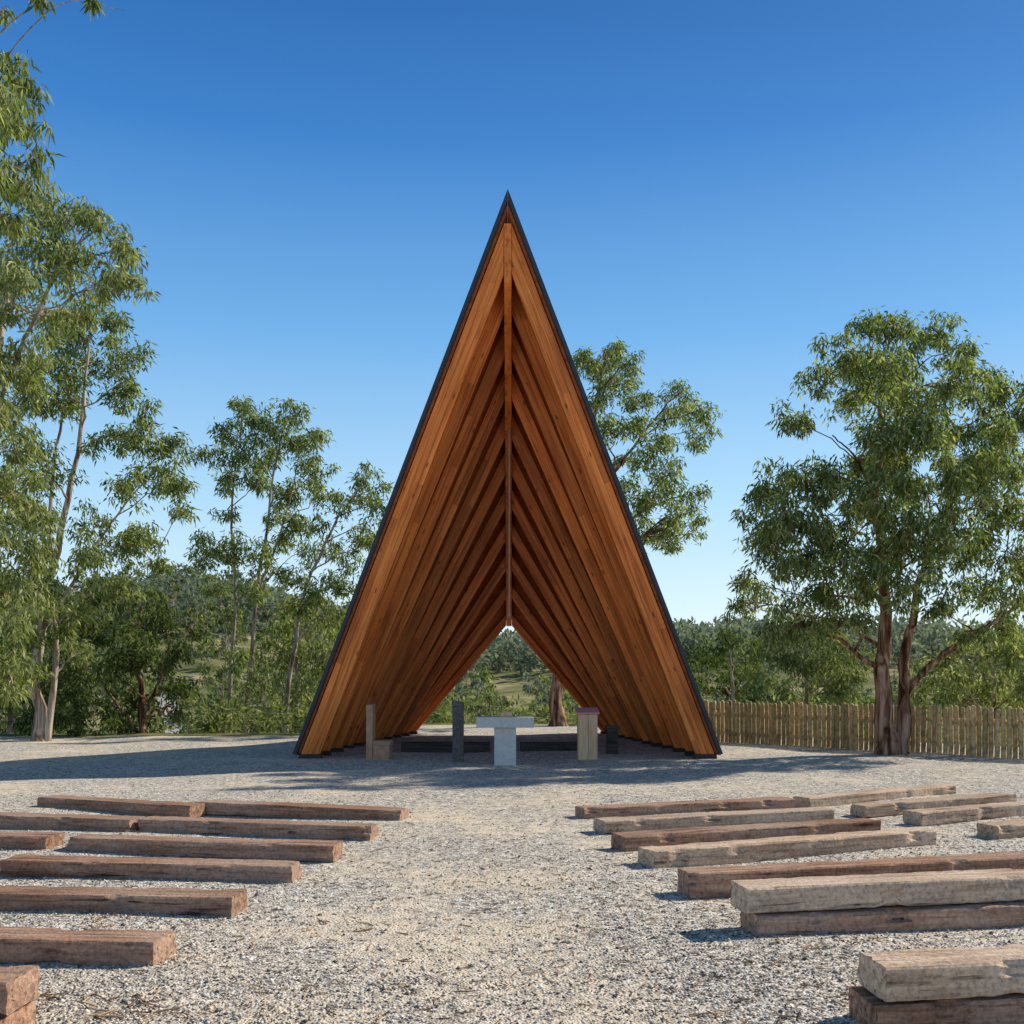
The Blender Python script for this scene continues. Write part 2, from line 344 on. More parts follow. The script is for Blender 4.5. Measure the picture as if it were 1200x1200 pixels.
def tree_core(stems, blobs, Ls, Ws, lai, rng, nsub=9, droop=.9, limb=.35, flat=.85):
    """stems: list of (points, r0, r1); blobs: list of (centre, R). local coordinates."""
    T = Tubes(); cand = []
    for si, (pts, r0, r1) in enumerate(stems):
        n = 18; sp = spline(pts, n); rr = [r0+(r1-r0)*(i/(n-1))**.8 for i in range(n)]
        wob = rng.normal(size=(n, 3))*r0*.22; wob[0] = 0
        sp = [p+w for p, w in zip(sp, wob)]
        if si == 0: rr[0] *= 1.5; rr[1] *= 1.1
        T.add(sp, rr, 10)
        for i in range(2, n): cand.append((sp[i], rr[i]))
    order = sorted(blobs, key=lambda b: min(np.linalg.norm(b[0]-p) for p, r in cand))
    C = []; Dv = []
    for c, R in order:
        best = None; bc = 1e9
        for p, r in cand:
            dv = c-p; h = math.hypot(dv[0], dv[1]); dist = np.linalg.norm(dv)
            cost = dist+2.2*max(0, .35*h-dv[2])+ (0.6 if r < .02 else 0)
            if cost < bc: bc = cost; best = (p, r)
        p, r = best; dist = np.linalg.norm(c-p)
        ctrl = p+(c-p)*.5+np.array([0, 0, .16*dist])+rng.normal(size=3)*.1*dist
        pts = [(1-t)**2*p+2*t*(1-t)*ctrl+t*t*c for t in np.linspace(0, 1, 7)]
        pts = [q+rng.normal(size=3)*.025*dist*(0 < i < 6) for i, q in enumerate(pts)]
        ra = max(.014, min(r*.7, limb*r+.010*dist)); rb = max(.007, ra*.3)
        rr = [ra+(rb-ra)*i/6 for i in range(7)]
        T.add(pts, rr, 6)
        for i in (2, 3, 4, 5, 6): cand.append((pts[i], rr[i]))
        k = nsub
        u = rng.normal(size=(k, 3)); u /= np.linalg.norm(u, axis=1, keepdims=True)
        u[:, 2] = u[:, 2]*flat
        sc = c+u*(R*rng.uniform(.25, .95, k))[:, None]
        for q in sc:
            a = pts[rng.integers(4, 7)]
            mq = (a+q)/2+np.array([0, 0, .1*R])+rng.normal(size=3)*.06*R
            T.add([a, mq, q, q+np.array([rng.normal()*.08, rng.normal()*.08, -.18])*R], [rb, rb*.75, rb*.5, .003], 4)
        ntot = int(lai*math.pi*R*R/(Ls*Ws)); per = max(6, ntot//k)
        for q in sc:
            m = int(per*rng.uniform(.45, 1.6)); rs = R*rng.uniform(.27, .46)
            g = rng.normal(size=(m, 3)); g /= np.linalg.norm(g, axis=1, keepdims=True)
            g *= (rs*rng.uniform(0, 1, m)**.45)[:, None]; g[:, 2] = g[:, 2]*.95-.1*rs
            C.append(q+g)
            dd = np.stack([g[:, 0]/rs*.6, g[:, 1]/rs*.6, -droop*np.ones(m)], 1)+rng.normal(size=(m, 3))*.5
            Dv.append(dd)
    C = np.concatenate(C); Dv = np.concatenate(Dv)
    LV, LF = leaves(C, Dv, Ls, Ws, rng)
    return T, LV, LF

def tree(name, label, D, stems, blobs, Ls=.16, Ws=.0165, lai=1.9, bark=None, leaf=None, seed=1, spread=1.6, cat='tree', group=None, nsub=10, droop=.8, limb=.33, grow=1.2):
    rng = np.random.default_rng(seed)
    st = []
    for si, (pts, r0, r1) in enumerate(stems):
        w = []
        for i, q in enumerate(pts):
            dd = q[2] if len(q) > 2 else 0
            w.append(P(q[0], q[1], D+dd))
        st.append([w, r0, r1])
    b0 = st[0][0][0]; z0 = tz(b0[0], b0[1])
    org = np.array([b0[0], b0[1], z0])
    for s in st:
        if abs(s[0][0][2]-b0[2]) < .25*max(1, D/20): s[0][0][2] = z0-.12
    st = [([p-org for p in s[0]], s[1], s[2]) for s in st]
    bl = []
    for b in blobs:
        dd = b[3] if len(b) > 3 else rng.uniform(-spread, spread)
        bl.append((P(b[0], b[1], D+dd)-org, b[2]*grow/F*D))
    T, LV, LF = tree_core(st, bl, Ls, Ws, lai/grow, rng, nsub, droop, limb)
    e = empty(name, tuple(org), label, cat, group)
    link('trunk', T.mesh('trunk', bark or M_bark), None, e)
    link('crown', mesh_np('crown', LV, LF, leaf or M_leaf), None, e)
    return e

# near tree, trunk just outside the left edge
tree('eucalyptus_tree', 'nearest eucalyptus hanging drooping leaves into the top left corner, trunk outside the frame', 12.5,
     [([(-110, 945), (-105, 700), (-90, 450), (-60, 250), (-40, 60)], .2, .06),
      ([(-70, 300), (-30, 130), (30, 40), (80, 2), (146, 12)], .014, .003),
      ([(-40, 80), (20, 20), (70, -8), (120, -30)], .012, .003)],
     [(2, 70, 28, 0), (30, 105, 26, .4), (5, 125, 36, -.3), (38, 150, 22, 0), (40, 185, 18, 0), (4, 195, 34, .3), (30, 220, 22, 0), (8, 255, 26, 0), (-20, 120, 40), (-25, 200, 40), (-50, 140, 50), (-60, 230, 50), (-90, 60, 60), (-110, 180, 60), (-100, 330, 60), (-150, 250, 60), (5, 12, 14, 0), (48, 0, 10, 0), (110, 2, 6, 0)],
     Ls=.17, Ws=.015, lai=1.8, leaf=M_leaf, seed=3, droop=1.4)
tree('eucalyptus_tree', 'tall eucalyptus at the left edge with pale leaves from upper sky down to mid frame', 18.5,
     [([(-50, 895), (-45, 720), (-30, 560), (-5, 420), (20, 300)], .2, .05), ([(-30, 560), (20, 420), (70, 310), (110, 270)], .06, .012)],
     [(40, 232, 34), (75, 252, 36), (115, 258, 28), (130, 296, 30), (155, 328, 22), (20, 285, 44), (70, 310, 38), (110, 335, 26), (15, 350, 44), (50, 370, 32), (-30, 300, 60), (-20, 430, 50), (10, 420, 42), (40, 450, 28), (5, 490, 42), (30, 530, 34), (10, 580, 42), (40, 600, 28), (-40, 560, 60), (10, 640, 42), (20, 690, 38), (0, 740, 44), (-50, 680, 60), (150, 288, 18), (85, 370, 22), (15, 790, 34), (50, 650, 24)],
     Ls=.17, Ws=.017, lai=1.9, leaf=M_leaf_light, seed=5, droop=1.0)
tree('eucalyptus_tree', 'leaning pale trunked eucalyptus standing at left end of the gravel', 24.2,
     [([(47, 868), (44, 810), (48, 740), (62, 660), (80, 580), (96, 500), (100, 410)], .16, .028),
      ([(55, 862), (66, 760), (58, 640), (66, 530), (80, 450)], .09, .022),
      ([(50, 740), (100, 660), (140, 600), (185, 545)], .05, .013)],
     [(95, 365, 30), (125, 380, 32), (150, 412, 26), (70, 395, 34), (110, 425, 36), (140, 455, 28), (85, 465, 30), (50, 465, 32), (60, 430, 34), (125, 510, 26), (165, 500, 32), (195, 520, 26), (205, 560, 26), (212, 598, 18), (175, 560, 30), (145, 575, 24), (50, 550, 34), (25, 610, 38), (110, 610, 28), (135, 640, 34), (165, 630, 26), (100, 650, 26), (30, 680, 34), (185, 655, 18), (60, 690, 28), (110, 695, 26), (80, 725, 22), (25, 730, 30, -.8), (140, 690, 22), (95, 765, 20), (22, 785, 26, -.8)],
     Ls=.175, Ws=.02, lai=1.8, leaf=M_leaf, seed=8, spread=1.8, droop=.8)
tree('bushy_tree', 'dense dark green low tree behind the left end of the gravel', 28,
     [([(168, 868), (165, 810), (160, 760), (165, 710)], .1, .04), ([(168, 840), (190, 790), (200, 750)], .05, .02), ([(166, 850), (120, 800), (95, 750)], .05, .02)],
     [(150, 700, 26), (190, 735, 30), (120, 735, 30), (160, 758, 32), (210, 765, 24), (185, 795, 28), (140, 790, 30), (100, 780, 28), (225, 740, 14), (165, 830, 26), (120, 690, 22), (215, 805, 20), (80, 820, 26), (115, 835, 26), (205, 838, 14), (145, 850, 20), (185, 720, 18), (95, 725, 20), (60, 845, 20)],
     Ls=.19, Ws=.025, lai=1.7, leaf=M_leaf_dark, bark=M_bark_red, seed=11, spread=2.2)
tree('bushy_tree', 'dark olive bushy tree low at the left edge beyond the gravel', 27.5,
     [([(12, 868), (14, 810), (20, 750)], .09, .03)],
     [(15, 720, 34), (-10, 760, 36), (35, 760, 34), (20, 800, 36), (60, 805, 30), (-20, 820, 34), (75, 760, 28), (40, 838, 26), (85, 715, 22), (5, 845, 26), (80, 840, 22)],
     Ls=.19, Ws=.024, lai=1.8, leaf=M_leaf_dark, seed=12)
tree('slender_tree', 'slim eucalyptus with the leftmost trunk of the group left of the chapel', 33,
     [([(268, 872), (270, 790), (276, 700), (272, 600), (284, 490)], .09, .024)],
     [(285, 484, 24), (265, 505, 22), (302, 508, 24), (250, 532, 20), (285, 540, 26), (262, 562, 20), (298, 570, 20), (245, 635, 20), (262, 652, 22), (235, 655, 16), (285, 640, 22), (270, 605, 16), (252, 690, 20), (290, 690, 20), (265, 720, 20), (250, 760, 16), (280, 770, 16)],
     Ls=.2, Ws=.023, lai=1.6, seed=21, spread=1.2)
tree('slender_tree', 'slim eucalyptus with the tallest forked crown of the group left of the chapel', 34,
     [([(288, 872), (293, 780), (303, 680), (318, 580), (335, 490)], .1, .024), ([(300, 700), (330, 620), (350, 540)], .05, .015)],
     [(345, 484, 24), (322, 500, 24), (365, 508, 22), (340, 528, 28), (370, 545, 20), (315, 545, 24), (350, 572, 26), (328, 580, 22), (378, 580, 18), (355, 615, 24), (330, 625, 22), (310, 650, 22), (365, 645, 20), (340, 670, 22), (320, 600, 18)],
     Ls=.2, Ws=.023, lai=1.6, seed=22, spread=1.3)
tree('slender_tree', 'slim eucalyptus leaning right against the left slope of the chapel', 31.5,
     [([(333, 870), (342, 770), (362, 680), (395, 610), (428, 565)], .09, .02)],
     [(432, 558, 20), (418, 582, 20), (440, 592, 22), (400, 590, 16), (425, 618, 20), (390, 640, 18), (405, 678, 24), (380, 690, 26), (415, 648, 16), (360, 705, 24), (395, 718, 24), (440, 636, 18), (375, 610, 14), (445, 570, 14)],
     Ls=.2, Ws=.023, lai=1.5, seed=23, spread=1.2)
tree('bushy_tree', 'leafy low tree filling the gap between slim trunks and chapel', 35,
     [([(348, 872), (348, 800), (345, 730)], .09, .03)],
     [(330, 712, 28), (365, 732, 28), (345, 768, 30), (312, 765, 24), (380, 772, 26), (330, 808, 26), (365, 812, 28), (300, 800, 20), (395, 738, 20), (308, 835, 18), (345, 842, 22), (385, 830, 24), (285, 770, 18), (280, 830, 20)],
     Ls=.22, Ws=.027, lai=1.5, leaf=M_leaf_light, seed=24)
tree('eucalyptus_tree', 'eucalyptus rising behind the right slope of the chapel', 31.5,
     [([(654, 866), (652, 800), (660, 700), (675, 600), (692, 510), (708, 420)], .25, .04), ([(675, 600), (715, 560), (760, 500), (795, 460)], .08, .018), ([(672, 640), (720, 620), (770, 590), (805, 580)], .07, .018)],
     [(712, 418, 24), (738, 422, 22), (695, 432, 24), (722, 448, 26), (747, 465, 22), (705, 475, 22), (735, 498, 24), (712, 510, 20), (800, 463, 24), (820, 480, 20), (783, 485, 22), (810, 510, 24), (775, 515, 22), (755, 540, 24), (735, 572, 20), (785, 553, 26), (812, 580, 22), (765, 583, 26), (795, 610, 26), (770, 618, 22), (745, 605, 22), (815, 615, 16), (790, 638, 16), (755, 635, 18), (680, 418, 20), (730, 540, 16)],
     Ls=.19, Ws=.022, lai=1.8, bark=M_bark_red, seed=31, spread=2.2)
right_blobs = [(1015, 388, 32), (1050, 378, 34), (1090, 384, 32), (1118, 408, 30), (985, 412, 30), (958, 446, 30), (1020, 435, 38), (1065, 440, 38), (1105, 455, 36), (1145, 440, 30), (935, 488, 28), (1000, 470, 32), (1175, 450, 30), (1160, 490, 34), (1195, 480, 34), (1040, 480, 34), (1085, 475, 34),
      (1060, 505, 38), (1110, 510, 38), (1060, 545, 36), (1140, 540, 36), (1180, 540, 36), (1020, 530, 32), (1000, 545, 24), (915, 555, 32), (945, 570, 36), (885, 590, 30), (915, 605, 36), (965, 605, 36), (1000, 580, 34), (1040, 595, 36), (1090, 590, 38), (1150, 595, 38), (1190, 600, 36),
      (950, 645, 38), (910, 655, 32), (990, 640, 36), (1030, 645, 36), (1080, 645, 38), (1130, 645, 36), (1180, 645, 38), (882, 685, 28), (920, 695, 34), (960, 692, 34), (1000, 690, 34), (868, 712, 18), (940, 730, 28), (905, 738, 22), (975, 730, 26), (1110, 690, 30), (1190, 695, 32), (1010, 722, 20),
      (1230, 540, 50), (1240, 640, 50), (1230, 450, 40), (1180, 735, 26), (890, 630, 26), (1150, 690, 30),
      (1040, 430, 30, -1.8), (1080, 500, 32, -2), (1030, 500, 30, -1.9), (1050, 560, 34, -2.1), (1105, 560, 34, -2.1), (1020, 610, 32, -2), (1070, 620, 34, -2.1), (1120, 620, 34, -2), (980, 560, 24, -1.4), (1160, 560, 34, -1.8), (1065, 680, 30, -2), (1025, 680, 26, -1.9), (1100, 715, 20, -1.4), (985, 660, 30, -1.8), (1140, 740, 18, -1.2), (930, 620, 28, -1.5), (1190, 520, 30, -1.5)]
tree('eucalyptus_tree', 'big broad eucalyptus with twin reddish trunks in front of the fence', 20.2,
     [([(1040, 884), (1033, 820), (1037, 745), (1034, 660), (1028, 560), (1036, 440)], .215, .03),
      ([(1058, 884), (1060, 820), (1064, 755), (1080, 672), (1115, 590)], .165, .03),
      ([(1062, 812), (1090, 780), (1137, 746), (1205, 702)], .07, .03),
      ([(1036, 700), (990, 700), (960, 690)], .04, .014), ([(1030, 600), (1005, 540), (975, 510)], .03, .012)],
     right_blobs, Ls=.16, Ws=.0175, lai=1.9, bark=M_bark_red, leaf=M_leaf, seed=42, spread=2.0, droop=.9, grow=1.14, limb=.24)
tree('bushy_tree', 'bright green bushy tree behind the fence at the right edge', 27,
     [([(1165, 858), (1165, 800), (1160, 750)], .1, .03)],
     [(1160, 745, 30), (1130, 770, 30), (1190, 765, 32), (1110, 800, 28), (1160, 800, 34), (1200, 810, 32), (1130, 820, 26), (1090, 815, 24), (1220, 760, 30), (1095, 770, 20)],
     Ls=.19, Ws=.024, lai=1.7, leaf=M_leaf_light, seed=51)
tree('bushy_tree', 'grey green tree behind the fence left of the twin trunks', 38,
     [([(945, 870), (945, 800), (940, 720)], .12, .03)],
     [(930, 735, 26), (960, 745, 28), (910, 760, 28), (985, 765, 28), (940, 780, 32), (890, 790, 24), (970, 800, 30), (910, 810, 28), (1000, 800, 26), (940, 825, 26), (1010, 770, 22), (880, 820, 22)],
     Ls=.22, Ws=.027, lai=1.6, leaf=M_leaf_far, seed=52)
tree('bushy_tree', 'dark green tree behind the fence beside the right slope of the chapel', 44,
     [([(858, 868), (858, 810), (855, 750)], .12, .03)],
     [(855, 752, 22), (835, 768, 24), (878, 768, 22), (850, 790, 26), (825, 795, 22), (885, 798, 22), (850, 820, 24)],
     Ls=.26, Ws=.035, lai=1.5, leaf=M_leaf_dark, seed=53)

# background trees: five kinds, copied with their parts over the valley and the hills
def make_variants(mats, Lf, Wf, lai):
    out = []
    for k in range(5):
        rng = np.random.default_rng(100+k)
        H = [7.5, 6.0, 9.0, 5.0, 8.0][k]; Wd = [2.0, 2.3, 1.7, 2.2, 2.6][k]
        st = [([np.array([0, 0, -.4]), np.array([.1, 0, H*.4]), np.array([0, .1, H*.85])], .13, .04)]
        bl = []
        for j in range(14):
            u = rng.normal(size=3); u /= np.linalg.norm(u); zz = .58+.38*u[2]
            w = Wd*.8*(1-.35*max(0, u[2]))
            bl.append((np.array([u[0]*w, u[1]*w, zz*H if k != 3 else (.5+.42*u[2])*H]), rng.uniform(.5, 1.0)*Wd*.38))
        T, LV, LF = tree_core(st, bl, Lf, Wf, lai, rng, 7)
        out.append((T.mesh('far_trunk', M_bark), mesh_np('far_crown', LV, LF, mats[k])))
    return out
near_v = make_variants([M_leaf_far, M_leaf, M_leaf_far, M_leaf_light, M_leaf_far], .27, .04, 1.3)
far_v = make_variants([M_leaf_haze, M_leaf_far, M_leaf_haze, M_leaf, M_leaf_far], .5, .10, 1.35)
rng = random.Random(7)
placed = []
def bgtree(x, y, s, k, vs, label, group):
    e = empty('hillside_tree', (x, y, tz(x, y)), label, 'tree', group, rng.uniform(0, 6.28))
    e.scale = (s, s, s*rng.uniform(.9, 1.15))
    link('trunk', vs[k][0], None, e); link('crown', vs[k][1], None, e)
zones = [(-.52, -.17, 52, 150, 84, 'small olive tree in the valley beyond the gravel, left of the chapel', 'valley trees left of the chapel'),
         (-.08, .08, 52, 140, 30, 'green tree seen through the back opening of the chapel', 'trees seen through the chapel'),
         (.15, .51, 50, 150, 66, 'small green tree beyond the fence, right of the chapel', 'trees beyond the fence'),
         (-.46, -.14, 150, 262, 100, 'tiny distant tree on the far hillside left of the chapel', 'far hillside trees on the left')]
for (a0, a1, y0, y1, n, lab, grp) in zones:
    c = 0; tries = 0
    while c < n and tries < 4000:
        tries += 1
        y = y0+(y1-y0)*rng.random(); a = rng.uniform(a0, a1); x = a*y
        if abs(x-np.interp(y, [88, 98, 112, 132], [-28, -32, -37, -45])) < 2.6 and y < 140 and a0 < -.1: continue
        if a0 < -.1 and y < 112 and -.340 < a < -.316: continue
        if any((x-q[0])**2+(y-q[1])**2 < (2.0+.010*y)**2 for q in placed): continue
        placed.append((x, y)); s = rng.uniform(.55, 1.1) if y1 < 155 else rng.uniform(.7, 1.3)
        if y < 70: s *= .8
        bgtree(x, y, s, rng.randrange(5), near_v if y < 80 else far_v, lab, grp); c += 1
# far wood on the hill tops, one mass
nr = np.random.default_rng(77); C = []; Dv = []
for i in range(1400):
    y = nr.uniform(185, 310); a = nr.uniform(-.56, .56); x = a*y; z = tz(x, y); h = nr.uniform(3.5, 8.5); w = h*.35
    m = 60; g = nr.normal(size=(m, 3)); g /= np.linalg.norm(g, axis=1, keepdims=True)
    C.append(np.array([x, y, z+h*.55])+g*np.array([w, w, h*.45])*nr.uniform(.5, 1, (m, 1))); Dv.append(g+nr.normal(size=(m, 3))*.6)
LV, LF = leaves(np.concatenate(C), np.concatenate(Dv), 1.3, .33, nr)
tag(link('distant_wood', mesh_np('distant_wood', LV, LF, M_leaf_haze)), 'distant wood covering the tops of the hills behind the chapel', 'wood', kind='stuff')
# scrub undergrowth just over the plateau edge
C = []; Dv = []
for i in range(560):
    a = nr.uniform(-.56, .56); y = nr.uniform(28.5, 90)
    x = a*y
    if y < edge_y(x)+2.5: continue
    if -.340 < a < -.316: continue
    z = tz(x, y); h = nr.uniform(.4, 1.5); m = 180; g = nr.normal(size=(m, 3)); g /= np.linalg.norm(g, axis=1, keepdims=True)
    C.append(np.array([x, y, z+h*.45])+g*np.array([h*.8, h*.8, h*.5])*nr.uniform(.3, 1, (m, 1))); Dv.append(g+nr.normal(size=(m, 3))*.7)
LV, LF = leaves(np.concatenate(C), np.concatenate(Dv), .24, .035, nr)
tag(link('undergrowth', mesh_np('undergrowth', LV, LF, M_leaf_far)), 'low scrub growing on the slope beyond the gravel', 'scrub', kind='stuff')

# ------------------------------------------------------------------ chapel
CX, Y0, Y1 = -.08, 19.4, 27.0
A0, H0, A1, H1 = 3.94, 10.28, 2.75, 3.24
chapel = empty('timber_chapel', (CX, Y0, 0), 'tall open timber chapel shaped like a tent with steep black roof', 'chapel')
NF = 11
def frame(v): return A0+(A1-A0)*v, H0+(H1-H0)*v, Y0+(Y1-Y0)*v
def mat3(cols, loc):
    m = Matrix.Identity(4)
    for j in range(3):
        for i in range(3): m[i][j] = cols[j][i]
    for i in range(3): m[i][3] = loc[i]
    return m
for i in range(NF):
    v = i/(NF-1); a, H, y = frame(v); Lr = math.hypot(a, H); d = .34 if i == 0 else .275-.085*v; th = .14 if i == 0 else .10
    for s in (-1, 1):
        u = Vector((-s*a/Lr, 0, H/Lr)); n = Vector((-s*H/Lr, 0, -a/Lr)); w = n.cross(u)
        zb = .07
        t0 = zb*Lr/H; t1 = (zb+a*d/Lr)*Lr/H; t2 = (a-d*H/Lr-.075)*Lr/a; t3 = (a-.075)*Lr/a
        bm = bmesh.new(); bm_poly(bm, [(t0, .004), (t1, d), (t2, d), (t3, .004)], -th/2, th/2)
        o = link('rafter', mesh_bm('rafter', bm, M_chapel, .008), None, chapel)
        mo = mat3((u, w, n), (s*a, y-Y0, 0)); o.matrix_basis = mo
        xb0 = a-t0*a/Lr; xb1 = a-d*H/Lr-t1*a/Lr
        hw = abs(xb0-xb1)/2
        bm = bmesh.new(); bm_box(bm, -hw-.03, hw+.03, -th/2-.03, th/2+.03, -.03, .066)
        f = link('foot_plate', mesh_bm('foot_plate', bm, M_steel), None, o)
        f.matrix_basis = mo.inverted() @ Matrix.Translation(Vector((s*(xb0+xb1)/2, y-Y0, 0)))
# ridge beam
bm = bmesh.new()
zt0, zb0, zt1, zb1 = 10.26, 8.98, 3.18, 2.84
vs = [bm.verts.new(c) for c in [(-.07, -.09, zb0), (.07, -.09, zb0), (.07, 7.65, zb1), (-.07, 7.65, zb1), (-.07, -.09, zt0-.17), (.07, -.09, zt0-.17), (.07, 7.65, zt1-.1), (-.07, 7.65, zt1-.1)]]
for f in [(0,3,2,1),(4,5,6,7),(0,1,5,4),(1,2,6,5),(2,3,7,6),(3,0,4,7)]: bm.faces.new([vs[k] for k in f])
M_ridge = wood_mat('ridge_timber', (.44,.088,.016), (.82,.215,.040), (.95,.33,.075), 12, 5, .5, (.95, 1.05), .05)
link('ridge_beam', mesh_bm('ridge_beam', bm, M_ridge, .006), None, chapel)
# board lining and roofing
def surf(s, t, v, off):
    a, H, y = A0+(A1-A0)*v, H0+(H1-H0)*v, Y0+(Y1-Y0)*v; Lr = math.hypot(a, H)
    return Vector((s*(a*(1-t)+off*H/Lr), y-Y0, H*t+off*a/Lr))
def ttop(v, off, gap):
    a, H, _ = frame(v); Lr = math.hypot(a, H); return 1+(off*H/Lr-gap)/a
def slab(s, o0, o1, v0, v1, tlow):
    V = []; Fc = []; M = 16; K = 8
    for j in range(M+1):
        v = v0+(v1-v0)*j/M
        def tt(f, off): return tlow+(ttop(v, off, .0015)-tlow)*f
        for off in (o0, o1):
            for q in range(K+1): V.append(surf(s, tt(q/K, off), v, off))
    R = 2*(K+1)
    for j in range(M):
        b = j*R; c = b+R
        for q in range(K):
            Fc.append((b+q, b+q+1, c+q+1, c+q)); Fc.append((b+K+1+q, c+K+1+q, c+K+2+q, b+K+2+q))
        Fc.append((b, c, c+K+1, b+K+1)); Fc.append((b+K, b+2*K+1, c+2*K+1, c+K))
    for b in (0, M*R):
        for q in range(K): Fc.append((b+q, b+K+1+q, b+K+2+q, b+q+1))
    return V, Fc
for s in (-1, 1):
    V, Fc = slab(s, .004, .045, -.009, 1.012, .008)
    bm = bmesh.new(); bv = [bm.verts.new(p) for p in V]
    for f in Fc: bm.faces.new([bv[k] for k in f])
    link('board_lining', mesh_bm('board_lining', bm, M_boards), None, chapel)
    V, Fc = slab(s, .048, .118, -.016, 1.03, .004)
    bm = bmesh.new(); bv = [bm.verts.new(p) for p in V]
    for f in Fc: bm.faces.new([bv[k] for k in f])
    link('roof_panel', mesh_bm('roof_panel', bm, M_roof), None, chapel)

# hanging rod
T = Tubes(); T.add([(0, 0, 0), (0, 0, 1), (0, 0, 2.5), (0, 0, 4.06)], [.018]*4, 8)
T.add([(0, 0, -.08), (0, 0, -.05), (0, 0, 0), (0, 0, .03)], [.012, .036, .036, .018], 8)
tag(link('hanging_rod', T.mesh('hanging_rod', M_pale_rod)), 'thin pale rod hanging from the ridge inside the chapel', 'rod').location = (CX+.02, 22, 2.87)

# ------------------------------------------------------------------ furniture at the front of the chapel
g = G(592, 897)
altar = empty('stone_altar', (g[0], g[1]+.15, 0), 'pale stone altar table with wide slab on a single square pillar', 'altar')
bm = bmesh.new(); bm_box(bm, -.5, .5, -.26, .26, .66, .84); link('table_top', mesh_bm('table_top', bm, M_stone, .008, 2), None, altar)
bm = bmesh.new(); bm_box(bm, -.19, .19, -.17, .17, -.02, .658); link('pedestal', mesh_bm('pedestal', bm, M_stone, .008, 2), None, altar)
bm = bmesh.new()
bm_poly(bm, [(-.11, 0), (.11, 0), (.11, .025), (-.11, .025)], -.08, .08)
bm_poly(bm, [(-.10, .027), (.10, .027), (.085, .085), (-.085, .07)], -.07, .07)
tag(link('book_stand', mesh_bm('book_stand', bm, M_lectern, .004)), 'small tan wooden stand lying on the stone altar', 'stand').location = (g[0]+.02, g[1]+.1, .843)

g = G(443, 891)
seat = empty('wooden_chair', (g[0], g[1]+.2, 0), 'brownish wooden high backed chair left of the altar, seen from its side', 'chair')
bm = bmesh.new(); bm_box(bm, -.22, -.10, -.2, .2, -.02, 1.02); link('backrest', mesh_bm('backrest', bm, M_seatwood, .006), None, seat)
bm = bmesh.new(); bm_box(bm, -.095, .23, -.22, .22, .27, .36); link('seat_board', mesh_bm('seat_board', bm, M_seatwood, .006), None, seat)
for k in (-.22, .02):
    bm = bmesh.new(); bm_box(bm, -.09, .21, k, k+.18, -.02, .268); link('leg', mesh_bm('leg', bm, M_seatwood, .006), None, seat)
g = G(536.5, 893)
po = empty('timber_stand', (g[0], g[1]+.1, 0), 'dark grey upright timber stand with sloping top just left of the altar', 'stand')
bm = bmesh.new(); bm_box(bm, -.10, .10, -.09, .09, -.02, 1.0); link('post', mesh_bm('post', bm, M_greypost, .006), None, po)
bm = bmesh.new(); bm_poly(bm, [(-.105, 1.003), (.105, 1.003), (.105, 1.07), (-.105, 1.12)], -.1, .1); link('sloping_top', mesh_bm('sloping_top', bm, M_greypost, .005), None, po)
g = G(689, 890)
le = empty('wooden_lectern', (g[0], g[1]+.18, 0), 'tan wooden box lectern with reddish sloping top right of the altar', 'lectern')
bm = bmesh.new(); bm_box(bm, -.18, .005, -.16, .16, -.02, .84); link('body', mesh_bm('body', bm, M_lectern, .005), None, le)
bm = bmesh.new(); bm_box(bm, .009, .18, -.16, .16, -.02, .84); link('body', mesh_bm('body', bm, M_lectern, .005), None, le)
bm = bmesh.new(); vs = bm_box(bm, -.215, .215, -.2, .2, .842, .872)
for k in (6, 7): vs[k].co.z += .08
for k in (2, 3): vs[k].co.z += .05
link('top', mesh_bm('top', bm, M_redtop, .004), None, le)
g = G(718, 884)
dp = empty('dark_plinth', (g[0], g[1]+.1, 0), 'short dark post standing against the right inner slope of the chapel', 'post')
bm = bmesh.new(); bm_box(bm, -.11, .11, -.1, .1, -.02, .5); link('post', mesh_bm('post', bm, M_darkwood, .006), None, dp)
bm = bmesh.new(); bm_box(bm, -.13, .13, -.12, .12, .503, .56); link('top', mesh_bm('top', bm, M_darkwood, .006), None, dp)

